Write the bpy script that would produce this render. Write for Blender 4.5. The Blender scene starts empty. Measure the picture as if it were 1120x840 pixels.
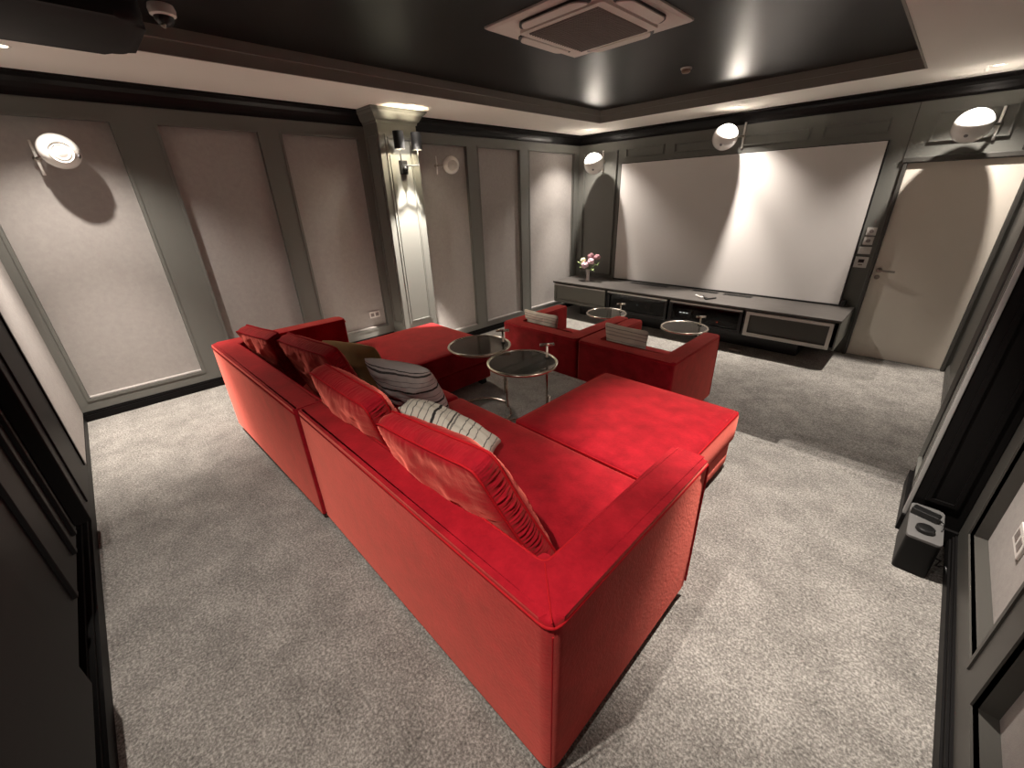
import bpy, bmesh, math, random
from mathutils import Vector, Matrix, noise
random.seed(7)
PI = math.pi
C = bpy.context.scene.collection
sc = bpy.context.scene

# ------------------------------------------------------------------ camera
cd = bpy.data.cameras.new('camera'); cam = bpy.data.objects.new('camera', cd); C.objects.link(cam)
sc.camera = cam
cd.sensor_width = 36.0; cd.lens = 446.3/1120*36.0; cd.clip_start = 0.02; cd.clip_end = 60
def cam_axes(yaw, pitch, roll):
    f = Vector((-math.sin(yaw)*math.cos(pitch), math.cos(yaw)*math.cos(pitch), math.sin(pitch)))
    r = Vector((math.cos(yaw), math.sin(yaw), 0)); u = r.cross(f)
    return math.cos(roll)*r+math.sin(roll)*u, -math.sin(roll)*r+math.cos(roll)*u, f
r_, u_, f_ = cam_axes(.7982, -.4292, -.0351)
M = Matrix((r_, u_, -f_)).transposed().to_4x4(); M.translation = Vector((4.839, -6.524, 1.657))
cam.matrix_world = M

# ------------------------------------------------------------------ world, exposure
w = bpy.data.worlds.new('world'); sc.world = w; w.use_nodes = True
w.node_tree.nodes['Background'].inputs[0].default_value = (0.9, 0.85, 0.8, 1)
w.node_tree.nodes['Background'].inputs[1].default_value = 0.0
sc.view_settings.view_transform = 'Standard'; sc.view_settings.look = 'None'
sc.view_settings.gamma = 1; sc.view_settings.use_curve_mapping = False
sc.view_settings.exposure = 0.92

# ------------------------------------------------------------------ lamps of the room (recessed ceiling spots)
# x, y, wide beam watts, core beam watts, wide cone deg, core cone deg, core blend
SPOTS = [(0.55, -0.52, 85, 230, 112, 58, 1.), (0.60, -3.70, 26, 800, 112, 46, .35), (0.66, -6.50, 80, 240, 112, 58, 1.),
         (2.66, -0.49, 95, 230, 112, 58, 1.), (4.77, -0.53, 90, 120, 112, 58, 1.),
         (4.50, -4.42, 30, 195, 96, 60, .6), (4.20, -6.74, 105, 0, 106, 50, 1.)]
for k, (x, y, e, e2, deg, deg2, bl2) in enumerate(SPOTS):
    for en, dg, bl in ((e, deg, .8), (e2, deg2, bl2)):
        if not en: continue
        l = bpy.data.lights.new('downlight_lamp', 'SPOT'); l.energy = en; l.spot_size = math.radians(dg); l.spot_blend = bl
        l.shadow_soft_size = 0.02; l.color = (1.0, .905, .815)
        o = bpy.data.objects.new('downlight_lamp', l); C.objects.link(o); o.location = (x, y, 2.535)

# ------------------------------------------------------------------ materials
def mat(name, col, rough=.5, metal=0., spec=.5, **k):
    m = bpy.data.materials.new(name); m.use_nodes = True
    b = m.node_tree.nodes['Principled BSDF']
    b.inputs['Base Color'].default_value = (*col, 1); b.inputs['Roughness'].default_value = rough
    b.inputs['Metallic'].default_value = metal; b.inputs['Specular IOR Level'].default_value = spec
    for a, v in k.items():
        b.inputs[a.replace('_', ' ')].default_value = v
    return m
def nt(m): return m.node_tree.nodes, m.node_tree.links, m.node_tree.nodes['Principled BSDF']
def coords(m, space='Object', scale=(1, 1, 1)):
    N, L, b = nt(m)
    t = N.new('ShaderNodeTexCoord'); mp = N.new('ShaderNodeMapping'); mp.inputs['Scale'].default_value = scale
    if space == 'World':
        g = N.new('ShaderNodeNewGeometry'); L.new(g.outputs['Position'], mp.inputs['Vector'])
    else:
        L.new(t.outputs[space], mp.inputs['Vector'])
    return mp.outputs[0]
def add_noise(m, vec, scale, detail=3, rough=.5):
    N, L, b = nt(m); n = N.new('ShaderNodeTexNoise'); n.inputs['Scale'].default_value = scale
    n.inputs['Detail'].default_value = detail; n.inputs['Roughness'].default_value = rough
    L.new(vec, n.inputs['Vector']); return n.outputs['Fac']
def ramp(m, fac, stops, interp='LINEAR'):
    N, L, b = nt(m); r = N.new('ShaderNodeValToRGB'); r.color_ramp.interpolation = interp
    e = r.color_ramp.elements
    while len(e) > 1: e.remove(e[-1])
    e[0].position = stops[0][0]; e[0].color = (*stops[0][1], 1)
    for p, c in stops[1:]:
        q = e.new(p); q.color = (*c, 1)
    L.new(fac, r.inputs[0]); return r.outputs[0]
def mul(m, a, b2, op='MULTIPLY'):
    N, L, b = nt(m); x = N.new('ShaderNodeMath'); x.operation = op
    for i, v in enumerate((a, b2)):
        if isinstance(v, (int, float)): x.inputs[i].default_value = v
        else: L.new(v, x.inputs[i])
    return x.outputs[0]
def bump(m, fac, dist, strength=1.):
    N, L, b = nt(m); u = N.new('ShaderNodeBump'); u.inputs['Strength'].default_value = strength
    u.inputs['Distance'].default_value = dist; L.new(fac, u.inputs['Height']); L.new(u.outputs[0], b.inputs['Normal'])

def velvet():
    m = mat('red_velvet', (.3, .005, .012), .75, spec=.10)
    N, L, b = nt(m)
    b.inputs['Sheen Weight'].default_value = 1.0; b.inputs['Sheen Roughness'].default_value = .45
    b.inputs['Sheen Tint'].default_value = (1, .24, .18, 1)
    v = coords(m, 'World'); n = add_noise(m, v, 9, 5, .6); n2 = add_noise(m, v, 90, 2)
    s = mul(m, mul(m, n, .8), mul(m, n2, .2), 'ADD')
    L.new(ramp(m, s, [(.34, (.22, .002, .009)), (.5, (.31, .004, .013)), (.66, (.40, .007, .018))]), b.inputs['Base Color'])
    bump(m, mul(m, n2, mul(m, n, .5), 'ADD'), .003, .3)
    return m
VEL = velvet()
VELP = mat('red_piping', (.40, .008, .013), .7, spec=.12)
def carpet():
    m = mat('grey_carpet', (.3, .28, .25), 1., spec=.05); N, L, b = nt(m)
    b.inputs['Sheen Weight'].default_value = .25; b.inputs['Sheen Roughness'].default_value = .6
    v = coords(m, 'World')
    f = add_noise(m, v, 105, 3, .75); g = add_noise(m, v, 5.5, 4, .6); h = add_noise(m, v, 38, 3, .6)
    s = mul(m, mul(m, f, .66), mul(m, mul(m, g, .20), mul(m, h, .14), 'ADD'), 'ADD')
    L.new(ramp(m, s, [(.36, (.085, .079, .070)), (.5, (.29, .272, .245)), (.62, (.60, .57, .525))]), b.inputs['Base Color'])
    bump(m, mul(m, f, mul(m, h, .6), 'ADD'), .012, .9)
    return m
CARP = carpet()
def fabric(name, col, sc_=420):
    m = mat(name, col, .95, spec=.1); N, L, b = nt(m); v = coords(m, 'World', (1, 1, 1))
    n = add_noise(m, v, sc_, 2, .7); g = add_noise(m, v, 30, 4, .65)
    s = mul(m, mul(m, n, .72), mul(m, g, .28), 'ADD')
    L.new(ramp(m, s, [(.3, tuple(c*.78 for c in col)), (.7, tuple(min(1, c*1.2) for c in col))]), b.inputs['Base Color'])
    bump(m, n, .002, .4); return m
FAB = fabric('wall_fabric', (.40, .375, .355))
PAINT = mat('grey_green_paint', (.165, .166, .150), .45, spec=.35)
PAINTD = mat('dark_grey_paint', (.070, .067, .060), .42, spec=.35)
PAINTB = mat('black_paint', (.006, .0055, .0055), .5, spec=.15)
CORN = mat('black_cornice_paint', (.006, .005, .005), .35, spec=.25)
CEILW = mat('white_ceiling_paint', (.88, .84, .78), .9, spec=.15)
REVEAL = mat('tray_edge_paint', (.33, .32, .285), .5, spec=.3)
GLOSSB = mat('glossy_black_ceiling', (.005, .004, .004), .38, spec=.24)
DOORW = mat('cream_door_paint', (.80, .74, .65), .5, spec=.3)
SCRN = mat('projection_screen_cloth', (.70, .67, .645), .9, spec=.1)
WHITEP = mat('white_plastic', (.72, .69, .65), .45, spec=.4)
ACW = mat('aircon_white_plastic', (.86, .80, .74), .5, spec=.3)
DIM = mat('grey_plastic', (.22, .19, .175), .5)
BLK = mat('black_plastic', (.012, .012, .012), .35)
BLKM = mat('black_metal', (.008, .008, .008), .45, spec=.2)
GLOB = mat('glossy_white_shell', (.88, .86, .82), .12, spec=.6, Coat_Weight=.6, Coat_Roughness=.05)
SHELLIN = mat('pearl_grey_baffle', (.66, .64, .60), .3)
DRIV = mat('grey_driver_cone', (.16, .16, .17), .3)
CHROME = mat('champagne_chrome', (.80, .72, .62), .22, metal=1.)
STEEL = mat('brushed_steel', (.36, .33, .29), .28, metal=1.)
SMOKE = mat('smoked_glass', (.16, .15, .13), .03, spec=.8, Transmission_Weight=.6)
CONT = None
def wood():
    m = mat('grey_console_wood', (.16, .145, .13), .45, spec=.35); N, L, b = nt(m)
    v = coords(m, 'World', (2, 40, 40)); n = add_noise(m, v, 3, 5, .6)
    L.new(ramp(m, n, [(.3, (.05, .045, .041)), (.7, (.105, .096, .088))]), b.inputs['Base Color']); return m
WOOD = wood()
DRAWF = mat('grey_drawer_lacquer', (.17, .17, .148), .42, spec=.4)
EDGE = mat('satin_metal_edge', (.62, .60, .56), .35, metal=.5)
OLIVE = mat('olive_brown_velvet', (.30, .175, .07), .8, spec=.1, Sheen_Weight=.7, Sheen_Roughness=.4)
OLIVE.node_tree.nodes['Principled BSDF'].inputs['Sheen Tint'].default_value = (1, .75, .4, 1)
def striped(name, axis, base, stripes, dark=(.03, .028, .028), rep=1.):
    m = mat(name, base, .95, spec=.05); N, L, b = nt(m)
    t = N.new('ShaderNodeTexCoord'); sx = N.new('ShaderNodeSeparateXYZ'); L.new(t.outputs['UV'], sx.inputs[0])
    v = coords(m, 'UV'); wn = add_noise(m, v, 6, 2)
    s = mul(m, sx.outputs[axis], mul(m, wn, .035), 'ADD')
    fr = mul(m, mul(m, s, rep), 1.0, 'MODULO')
    st = [(0., base)]
    for p, wd, dk in stripes:
        c = tuple(base[i]*(1-dk)+dark[i]*dk for i in range(3)); st += [(p, c), (p+wd, base)]
    L.new(ramp(m, fr, st, 'CONSTANT'), b.inputs['Base Color'])
    v2 = coords(m, 'World'); bump(m, mul(m, add_noise(m, v2, 300, 2), mul(m, add_noise(m, v2, 22, 3), 3.), 'ADD'), .004, .6)
    return m
STR_A = striped('cream_charcoal_stripe_linen', 1, (.64, .59, .56),
    [(.05, .02, .35), (.13, .035, .95), (.22, .012, .6), (.31, .045, .95), (.40, .012, .5), (.47, .012, .6), (.60, .04, .97), (.72, .012, .7), (.80, .012, .6), (.9, .03, .9), (.96, .012, .9)])
STR_B = striped('ivory_black_stripe_linen', 0, (.74, .70, .60),
    [(.04, .012, .8), (.12, .01, .7), (.19, .012, .8), (.27, .012, .8), (.35, .012, .7), (.42, .03, .97), (.50, .01, .7), (.56, .01, .5), (.62, .02, .9), (.655, .02, .7), (.76, .01, .8), (.84, .014, .9), (.92, .01, .7)], rep=1.15)
STR_C = striped('oatmeal_fine_stripe_linen', 1, (.80, .73, .64),
    [(.08, .05, .85), (.25, .03, .3), (.33, .02, .5), (.46, .02, .35), (.55, .02, .6), (.62, .02, .4), (.74, .02, .6), (.82, .02, .4), (.9, .02, .6)], dark=(.10, .07, .055))
def emis(name, col, s):
    m = bpy.data.materials.new(name); m.use_nodes = True; b = m.node_tree.nodes['Principled BSDF']
    b.inputs['Base Color'].default_value = (*col, 1); b.inputs['Emission Color'].default_value = (*col, 1)
    b.inputs['Emission Strength'].default_value = s; return m
LEDW = emis('white_indicator_light', (1, .97, .9), 3.); LEDR = emis('red_indicator_light', (1, .08, .04), 3.)
LAMPG = emis('downlight_glow', (1, .88, .72), 2.0); BULB = emis('warm_bulb_glow', (1, .85, .45), 14.)
def dark_glass():
    m = bpy.data.materials.new('tinted_cabinet_glass'); m.use_nodes = True; N = m.node_tree.nodes; L = m.node_tree.links
    N.clear(); o = N.new('ShaderNodeOutputMaterial'); t = N.new('ShaderNodeBsdfTransparent'); t.inputs[0].default_value = (.35, .36, .36, 1)
    g = N.new('ShaderNodeBsdfGlossy'); g.inputs['Roughness'].default_value = .08; g.inputs[0].default_value = (.8, .8, .8, 1)
    x = N.new('ShaderNodeMixShader'); f = N.new('ShaderNodeFresnel'); f.inputs[0].default_value = 1.45
    L.new(f.outputs[0], x.inputs[0]); L.new(t.outputs[0], x.inputs[1]); L.new(g.outputs[0], x.inputs[2]); L.new(x.outputs[0], o.inputs[0]); return m
DGLASS = dark_glass()

# ------------------------------------------------------------------ helpers
def obj(name, bm, m, parent=None, smooth=False, kind=None):
    me = bpy.data.meshes.new(name); bmesh.ops.recalc_face_normals(bm, faces=bm.faces[:])
    rt = parent
    while rt is not None and rt.parent is not None: rt = rt.parent
    if rt is not None and rt.get('wo'):
        bmesh.ops.translate(bm, verts=bm.verts[:], vec=-rt.location)
    bm.to_mesh(me); bm.free(); me.materials.append(m)
    if smooth:
        for p in me.polygons: p.use_smooth = True
        if smooth == 'auto': me.set_sharp_from_angle(angle=math.radians(38))
    o = bpy.data.objects.new(name, me); C.objects.link(o); o.parent = parent
    if kind: o['kind'] = kind
    return o
def thing(name, label, cat, loc=(0, 0, 0), rotz=0, group=None, world=False):
    o = bpy.data.objects.new(name, None); C.objects.link(o); o.empty_display_size = .05
    o.location = loc; o.rotation_euler = (0, 0, rotz); o['label'] = label; o['category'] = cat
    if group: o['group'] = group
    if world: o['wo'] = 1
    return o
def tag(o, label, cat, group=None):
    o['label'] = label; o['category'] = cat
    if group: o['group'] = group
    return o
def struct(name, bm, m, parent=None, smooth=False):
    return obj(name, bm, m, parent, smooth, None if parent else 'structure')
def dup(root, loc, rotz=None, label=None, group=None):
    r = root.copy(); C.objects.link(r); r.location = loc
    if rotz is not None: r.rotation_euler = (0, 0, rotz)
    if label: r['label'] = label
    if group: r['group'] = group
    for ch in list(root.children):
        c = ch.copy(); C.objects.link(c); c.parent = r
        for g in ch.children:
            d = g.copy(); C.objects.link(d); d.parent = c
    return r
def box(bm, x0, x1, y0, y1, z0, z1, bev=0, seg=2, M_=None):
    r = bmesh.ops.create_cube(bm, size=1)
    vs = r['verts']
    for v in vs:
        v.co = Vector((x0+(v.co.x+.5)*(x1-x0), y0+(v.co.y+.5)*(y1-y0), z0+(v.co.z+.5)*(z1-z0)))
    if bev:
        es = list({e for v in vs for e in v.link_edges})
        rr = bmesh.ops.bevel(bm, geom=es, offset=bev, segments=seg, profile=.5, affect='EDGES')
        vs = list({v for f in rr['faces'] for v in f.verts})
    if M_ is not None: bmesh.ops.transform(bm, matrix=M_, verts=vs)
    return vs
def nbox(*a, **k):
    bm = bmesh.new(); box(bm, *a, **k); return bm
def prism(bm, poly, z0, z1, bev=0, seg=3, bottom=False):
    a = [bm.verts.new((x, y, z0)) for x, y in poly]; b = [bm.verts.new((x, y, z1)) for x, y in poly]
    n = len(poly); top = bm.faces.new(b); bot = bm.faces.new(a[::-1]); sides = []
    for i in range(n): sides.append(bm.faces.new((a[i], a[(i+1) % n], b[(i+1) % n], b[i])))
    if bev:
        es = list(top.edges)+(list(bot.edges) if bottom else [])
        bmesh.ops.bevel(bm, geom=es, offset=bev, segments=seg, profile=.5, affect='EDGES')
def round_poly(poly, rad, n=6):
    out = []; N = len(poly)
    for i, p in enumerate(poly):
        r = rad[i] if isinstance(rad, (list, tuple)) else rad
        p = Vector(p); a = (Vector(poly[i-1])-p).normalized(); b = (Vector(poly[(i+1) % N])-p).normalized()
        if r <= 0: out.append(tuple(p)); continue
        for k in range(n+1):
            t = k/n; q0 = p+a*r; q1 = p+b*r
            q = (1-t)**2*q0+2*t*(1-t)*p+t*t*q1; out.append((q.x, q.y))
    return out
def tube(bm, pts, r, n=10, closed=False):
    pts = [Vector(p) for p in pts]; N = len(pts); rings = []
    up = None
    for i in range(N):
        if closed: t = pts[(i+1) % N]-pts[i-1]
        else: t = pts[min(i+1, N-1)]-pts[max(i-1, 0)]
        t.normalize()
        if up is None:
            up = Vector((0, 0, 1)) if abs(t.z) < .9 else Vector((1, 0, 0))
        s = t.cross(up)
        if s.length < 1e-4: s = t.cross(Vector((1, .3, 0)))
        s.normalize(); up = s.cross(t)
        rr = r[i] if isinstance(r, (list, tuple)) else r
        rings.append([bm.verts.new(pts[i]+s*rr*math.cos(2*PI*k/n)+up*rr*math.sin(2*PI*k/n)) for k in range(n)])
    for i in range(N if closed else N-1):
        A, B = rings[i], rings[(i+1) % N]
        # align closing ring
        off = 0
        if closed and i == N-1:
            off = min(range(n), key=lambda o: (A[0].co-B[o].co).length)
        for k in range(n):
            bm.faces.new((A[k], A[(k+1) % n], B[(k+1+off) % n], B[(k+off) % n]))
    if not closed:
        bm.faces.new(rings[0]); bm.faces.new(rings[-1])
def lathe(bm, prof, n=32, M_=None):
    """prof: list of (radius, z)"""
    rings = []; new = []
    for r, z in prof:
        if r < 1e-6: v = bm.verts.new((0, 0, z)); rings.append([v]); new.append(v)
        else:
            rg = [bm.verts.new((r*math.cos(2*PI*k/n), r*math.sin(2*PI*k/n), z)) for k in range(n)]; rings.append(rg); new += rg
    for a, b in zip(rings, rings[1:]):
        if len(a) == 1 and len(b) == 1: continue
        for k in range(n):
            if len(a) == 1: bm.faces.new((a[0], b[k], b[(k+1) % n]))
            elif len(b) == 1: bm.faces.new((a[k], a[(k+1) % n], b[0]))
            else: bm.faces.new((a[k], a[(k+1) % n], b[(k+1) % n], b[k]))
    if M_ is not None: bmesh.ops.transform(bm, matrix=M_, verts=new)
def nlathe(prof, n=32, M_=None):
    bm = bmesh.new(); lathe(bm, prof, n, M_); return bm
def frame_rect(bm, axis, fixed0, fixed1, a0, a1, z0, z1, wd):
    """rectangular moulding ring; axis 'x' -> plane normal x (a is y), 'y' -> plane normal y (a is x)"""
    for (p0, p1, q0, q1) in ((a0, a1, z0, z0+wd), (a0, a1, z1-wd, z1), (a0, a0+wd, z0+wd, z1-wd), (a1-wd, a1, z0+wd, z1-wd)):
        if axis == 'x': box(bm, fixed0, fixed1, p0, p1, q0, q1)
        else: box(bm, p0, p1, fixed0, fixed1, q0, q1)

# ------------------------------------------------------------------ room data
XR, YB, LF = 5.286, -6.98, -.32
ZC, ZK, ZT = 2.55, 2.44, 2.755
PE = -3.46   # platform front edge

# floor (platform, two steps, lower floor) one carpet
bm = bmesh.new()
box(bm, -.1, XR+.1, YB-.12, PE-.06, LF-.1, 0); box(bm, -.1, XR+.1, PE-.12, PE, -.10, .006, .045, 5); box(bm, -.1, XR+.1, PE-.12, PE-.03, LF-.1, -.05)
box(bm, 4.37, XR, PE-.03, -3.19, LF-.1, -.109); box(bm, 4.365, XR, -3.26, -3.140, -.21, -.103, .045, 5)
box(bm, 4.37, XR, -3.2, -2.80, LF-.1, -.216); box(bm, 4.365, XR, -2.87, -2.750, -.315, -.210, .045, 5)
box(bm, -.1, XR+.1, PE, .1, LF-.1, LF)
struct('floor', bm, CARP)

# ceiling : perimeter with opening + tray
ZT = 2.69
TX0, TX1, TY0, TY1 = 1.03, 4.34, -6.04, -.94
bm = bmesh.new()
box(bm, -.1, TX0, YB-.12, .1, ZC, ZC+.3); box(bm, TX1, XR+.1, YB-.12, .1, ZC, ZC+.3)
box(bm, TX0, TX1, YB-.12, TY0, ZC, ZC+.3); box(bm, TX0, TX1, TY1, .1, ZC, ZC+.3)
struct('ceiling', bm, CEILW)
struct('ceiling', nbox(TX0, TX1, TY0, TY1, ZT, ZT+.06), GLOSSB)
bm = bmesh.new()
def ring(bm, x0, x1, y0, y1, z0, z1, t):
    box(bm, x0, x0+t, y0, y1, z0, z1); box(bm, x1-t, x1, y0, y1, z0, z1)
    box(bm, x0+t, x1-t, y0, y0+t, z0, z1); box(bm, x0+t, x1-t, y1-t, y1, z0, z1)
ring(bm, TX0-.005, TX1+.005, TY0-.005, TY1+.005, ZC-.004, ZT, .014)
ring(bm, TX0+.008, TX1-.008, TY0+.008, TY1-.008, ZC+.075, ZT, .022)
struct('trim_1', bm, REVEAL)

# cornice
def cornice(bm, p0, p1, n, top=ZC, low=ZK, pr=.1, e0=0, e1=0):
    """swept concave profile from wall point p0 to p1, n = inward normal; e0/e1 mitre extension"""
    p0, p1, n = Vector((*p0, 0)), Vector((*p1, 0)), Vector((*n, 0)); d = (p1-p0).normalized()
    prof = [(0, low-.03), (.010, low-.03), (.012, low-.005), (.020, low+.02), (.036, low+.05), (.060, low+.075), (.090, low+.09), (pr, low+.094), (pr, top), (0, top)]
    A = [bm.verts.new(p0+n*a+Vector((0, 0, z))+d*(a*e0)) for a, z in prof]
    B = [bm.verts.new(p1+n*a+Vector((0, 0, z))-d*(a*e1)) for a, z in prof]
    m = len(prof)
    for i in range(m): bm.faces.new((A[i], A[(i+1) % m], B[(i+1) % m], B[i]))
    bm.faces.new(A[::-1]); bm.faces.new(B)
bm = bmesh.new(); cornice(bm, (0, YB), (0, -3.955), (1, 0)); struct('trim_2', bm, CORN)
bm = bmesh.new(); cornice(bm, (0, -3.465), (0, 0), (1, 0), e1=1); struct('trim_3', bm, CORN)
bm = bmesh.new(); cornice(bm, (0, 0), (XR, 0), (0, -1), e0=1, e1=1); struct('trim_4', bm, CORN)
bm = bmesh.new(); cornice(bm, (XR, 0), (XR, -3.46), (-1, 0), e0=1); cornice(bm, (XR, -3.95), (XR, YB), (-1, 0)); struct('trim_5', bm, CORN)
bm = bmesh.new(); cornice(bm, (XR, YB), (0, YB), (0, 1)); struct('trim_6', bm, CORN)

# ---- panelled wall builder (recessed fabric panels)
def panel_wall_x(name, x, sgn, y0, y1, zlo, zhi, panels, paint, depth=.05, side=''):
    """wall plane at x, sgn +1: solid lies on the negative-x side"""
    bm = bmesh.new(); back = x-sgn*.16; bk2 = x-sgn*depth
    def b(ya, yb, za, zb, xx0=x, xx1=back): box(bm, min(xx0, xx1), max(xx0, xx1), ya, yb, za, zb)
    b(y0, y1, zlo, zhi, bk2-sgn*.004, back)
    ps = sorted(panels); cur = y0
    for (a, c, z0, z1) in ps:
        b(cur, a, zlo, zhi, x, bk2-sgn*.004); b(a, c, zlo, z0, x, bk2-sgn*.004); b(a, c, z1, zhi, x, bk2-sgn*.004); cur = c
    b(cur, y1, zlo, zhi, x, bk2-sgn*.004)
    w_ = struct(name, bm, paint)
    for (a, c, z0, z1) in ps:
        obj('fabric_panel', nbox(min(bk2, bk2-sgn*.02), max(bk2, bk2-sgn*.02), a-.004, c+.004, z0-.004, z1+.004), FAB, w_)
        rx = (bk2-sgn*.002, x-sgn*.008)
        if sgn > 0: obj('ledge_highlight', nbox(min(rx), max(rx), a+.004, c-.004, z0-.004, z0+.012, bev=.003), FAB, w_)  # added pale strip: the painted ledge's highlight, put in as fabric colour
        f = bmesh.new(); xa, xb = x-sgn*.012, x+sgn*.006
        frame_rect(f, 'x', min(xa, xb), max(xa, xb), a-.022, c+.022, z0-.022, z1+.022, .022)
        obj('panel_moulding', f, paint, w_)
    return w_
LP = [(-6.90, -6.08, .19, 2.29), (-5.78, -5.03, .19, 2.29), (-4.82, -4.03, .19, 2.29)]
LP2 = [(-3.30, -2.505, -.155, 2.29), (-2.30, -1.48, -.155, 2.29), (-1.265, -.125, -.155, 2.29)]
panel_wall_x('wall_left', 0, 1, YB-.12, 0, LF-.1, ZC, LP+LP2, PAINT, .05)
RP = [(-6.85, -5.93, .22, 2.29), (-5.82, -5.07, .22, 2.29), (-4.89, -4.13, .22, 2.29)]
panel_wall_x('wall_right', XR, -1, YB-.12, 0, LF-.1, ZC, RP+[(-3.2, -2.3, -.155, 2.29), (-2.05, -1.2, -.155, 2.29)], PAINTD, .055)

# baseboards
def skirting_x(name, x, sgn, y0, y1, z, m, parent=None):
    bm = bmesh.new()
    for t, h in ((.022, .055), (.015, .075), (.008, .085)):
        box(bm, min(x, x+sgn*t), max(x, x+sgn*t), y0, y1, z, z+h)
    return struct(name, bm, m)
skirting_x('baseboard_left', 0, 1, YB, -3.95, 0, PAINTB)
skirting_x('baseboard_left', 0, 1, PE, 0, LF, PAINTB)
skirting_x('baseboard_right', XR, -1, YB, -3.95, 0, PAINTB)
skirting_x('baseboard_right', XR, -1, -2.7, 0, LF, PAINTD)

# back wall
bm = bmesh.new(); box(bm, -.1, XR+.1, YB-.2, YB-.10, LF, ZC)
for (a, b_) in ((-.1, .03), (1.72, 1.86), (5.0, XR+.1)): box(bm, a, b_, YB-.10, YB-.06, 0, ZC)
box(bm, .03, 5.0, YB-.10, YB-.06, 0, .14); box(bm, .03, 5.0, YB-.10, YB-.06, 2.3, ZC)
wb = struct('wall_back', bm, PAINTB)
obj('fabric_panel', nbox(.004, 1.40, YB-.10, YB-.002, .075, 2.34, bev=.006), FAB, wb)
obj('fabric_panel', nbox(1.86, 5.0, YB-.10, YB-.085, .14, 2.3), PAINTB, wb)
bm = bmesh.new(); box(bm, 0, XR, YB-.06, YB, 0, .075); box(bm, 0, XR, YB-.06, YB-.012, .075, .095); box(bm, 0, XR, YB-.06, YB-.03, .095, .115)
struct('baseboard_back', bm, PAINTB)
# black panelled joinery on the back wall, hanging clear of the floor
bm = bmesh.new()
box(bm, 1.72, 2.35, YB-.08, YB+.075, .33, 2.40, .006); box(bm, 2.35, 3.35, YB-.08, YB+.02, .33, 2.40)
for x in (1.80, 2.24): box(bm, x, x+.008, YB+.06, YB+.082, .38, 2.36, .003)
for x in (2.45, 2.60, 2.9): box(bm, x, x+.035, YB, YB+.034, .36, 2.36, .004)
box(bm, 3.35, 4.1, YB-.08, YB+.05, .33, 2.40, .006)
struct('trim_7', bm, PAINTB)

# screen wall
bm = bmesh.new(); box(bm, -.1, 4.347, 0, .15, LF-.1, ZC); box(bm, 5.226, XR+.1, 0, .15, LF-.1, ZC); box(bm, 4.347, 5.226, 0, .15, 1.854, ZC)
box(bm, 4.347, 5.226, .09, .15, LF, 1.854)
wf = struct('wall_front', bm, PAINT)
for (a, b_, z0, z1) in [(.12, .78, .33, 2.29), (.92, 1.56, 2.165, 2.30), (1.71, 2.42, 2.165, 2.30), (2.62, 3.38, 2.165, 2.30), (3.50, 4.10, 2.165, 2.30), (4.45, 5.02, 2.03, 2.31)]:
    f = bmesh.new(); frame_rect(f, 'y', -.016, .002, a, b_, z0, z1, .026); frame_rect(f, 'y', -.034, .002, a+.007, b_-.007, z0+.007, z1-.007, .012)
    obj('panel_moulding', f, PAINT, wf)
bm = bmesh.new(); box(bm, 4.315, 4.347, -.03, .02, LF, 1.90, .004); box(bm, 5.226, 5.258, -.03, .02, LF, 1.90, .004); box(bm, 4.3, 5.28, -.04, .02, 1.858, 1.905, .006)
box(bm, 4.295, 4.303, -.006, 0, 1.9, ZK); box(bm, 5.13, 5.19, -.02, 0, 1.92, ZK, .004)
struct('trim_8', bm, PAINTD)
d1 = struct('door_1', nbox(4.35, 5.223, .012, .055, LF+.006, 1.851, bev=.002), DOORW)
hb = bmesh.new(); lathe(hb, [(0, 0), (.030, 0), (.030, .008), (.022, .012), (.012, .014), (.012, .045), (0, .045)], 24, Matrix.Translation((4.405, .012, .735)) @ Matrix.Rotation(PI/2, 4, 'X'))
tube(hb, [(4.405, -.03, .735), (4.43, -.035, .735), (4.55, -.035, .73)], .0115)
obj('door_handle', hb, STEEL, d1, 'auto')
obj('keyhole_rose', nlathe([(0, 0), (.025, 0), (.025, .008), (.018, .010), (.012, .009), (0, .006)], 24, Matrix.Translation((4.403, .012, .655)) @ Matrix.Rotation(PI/2, 4, 'X')), STEEL, d1, 'auto')

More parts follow.
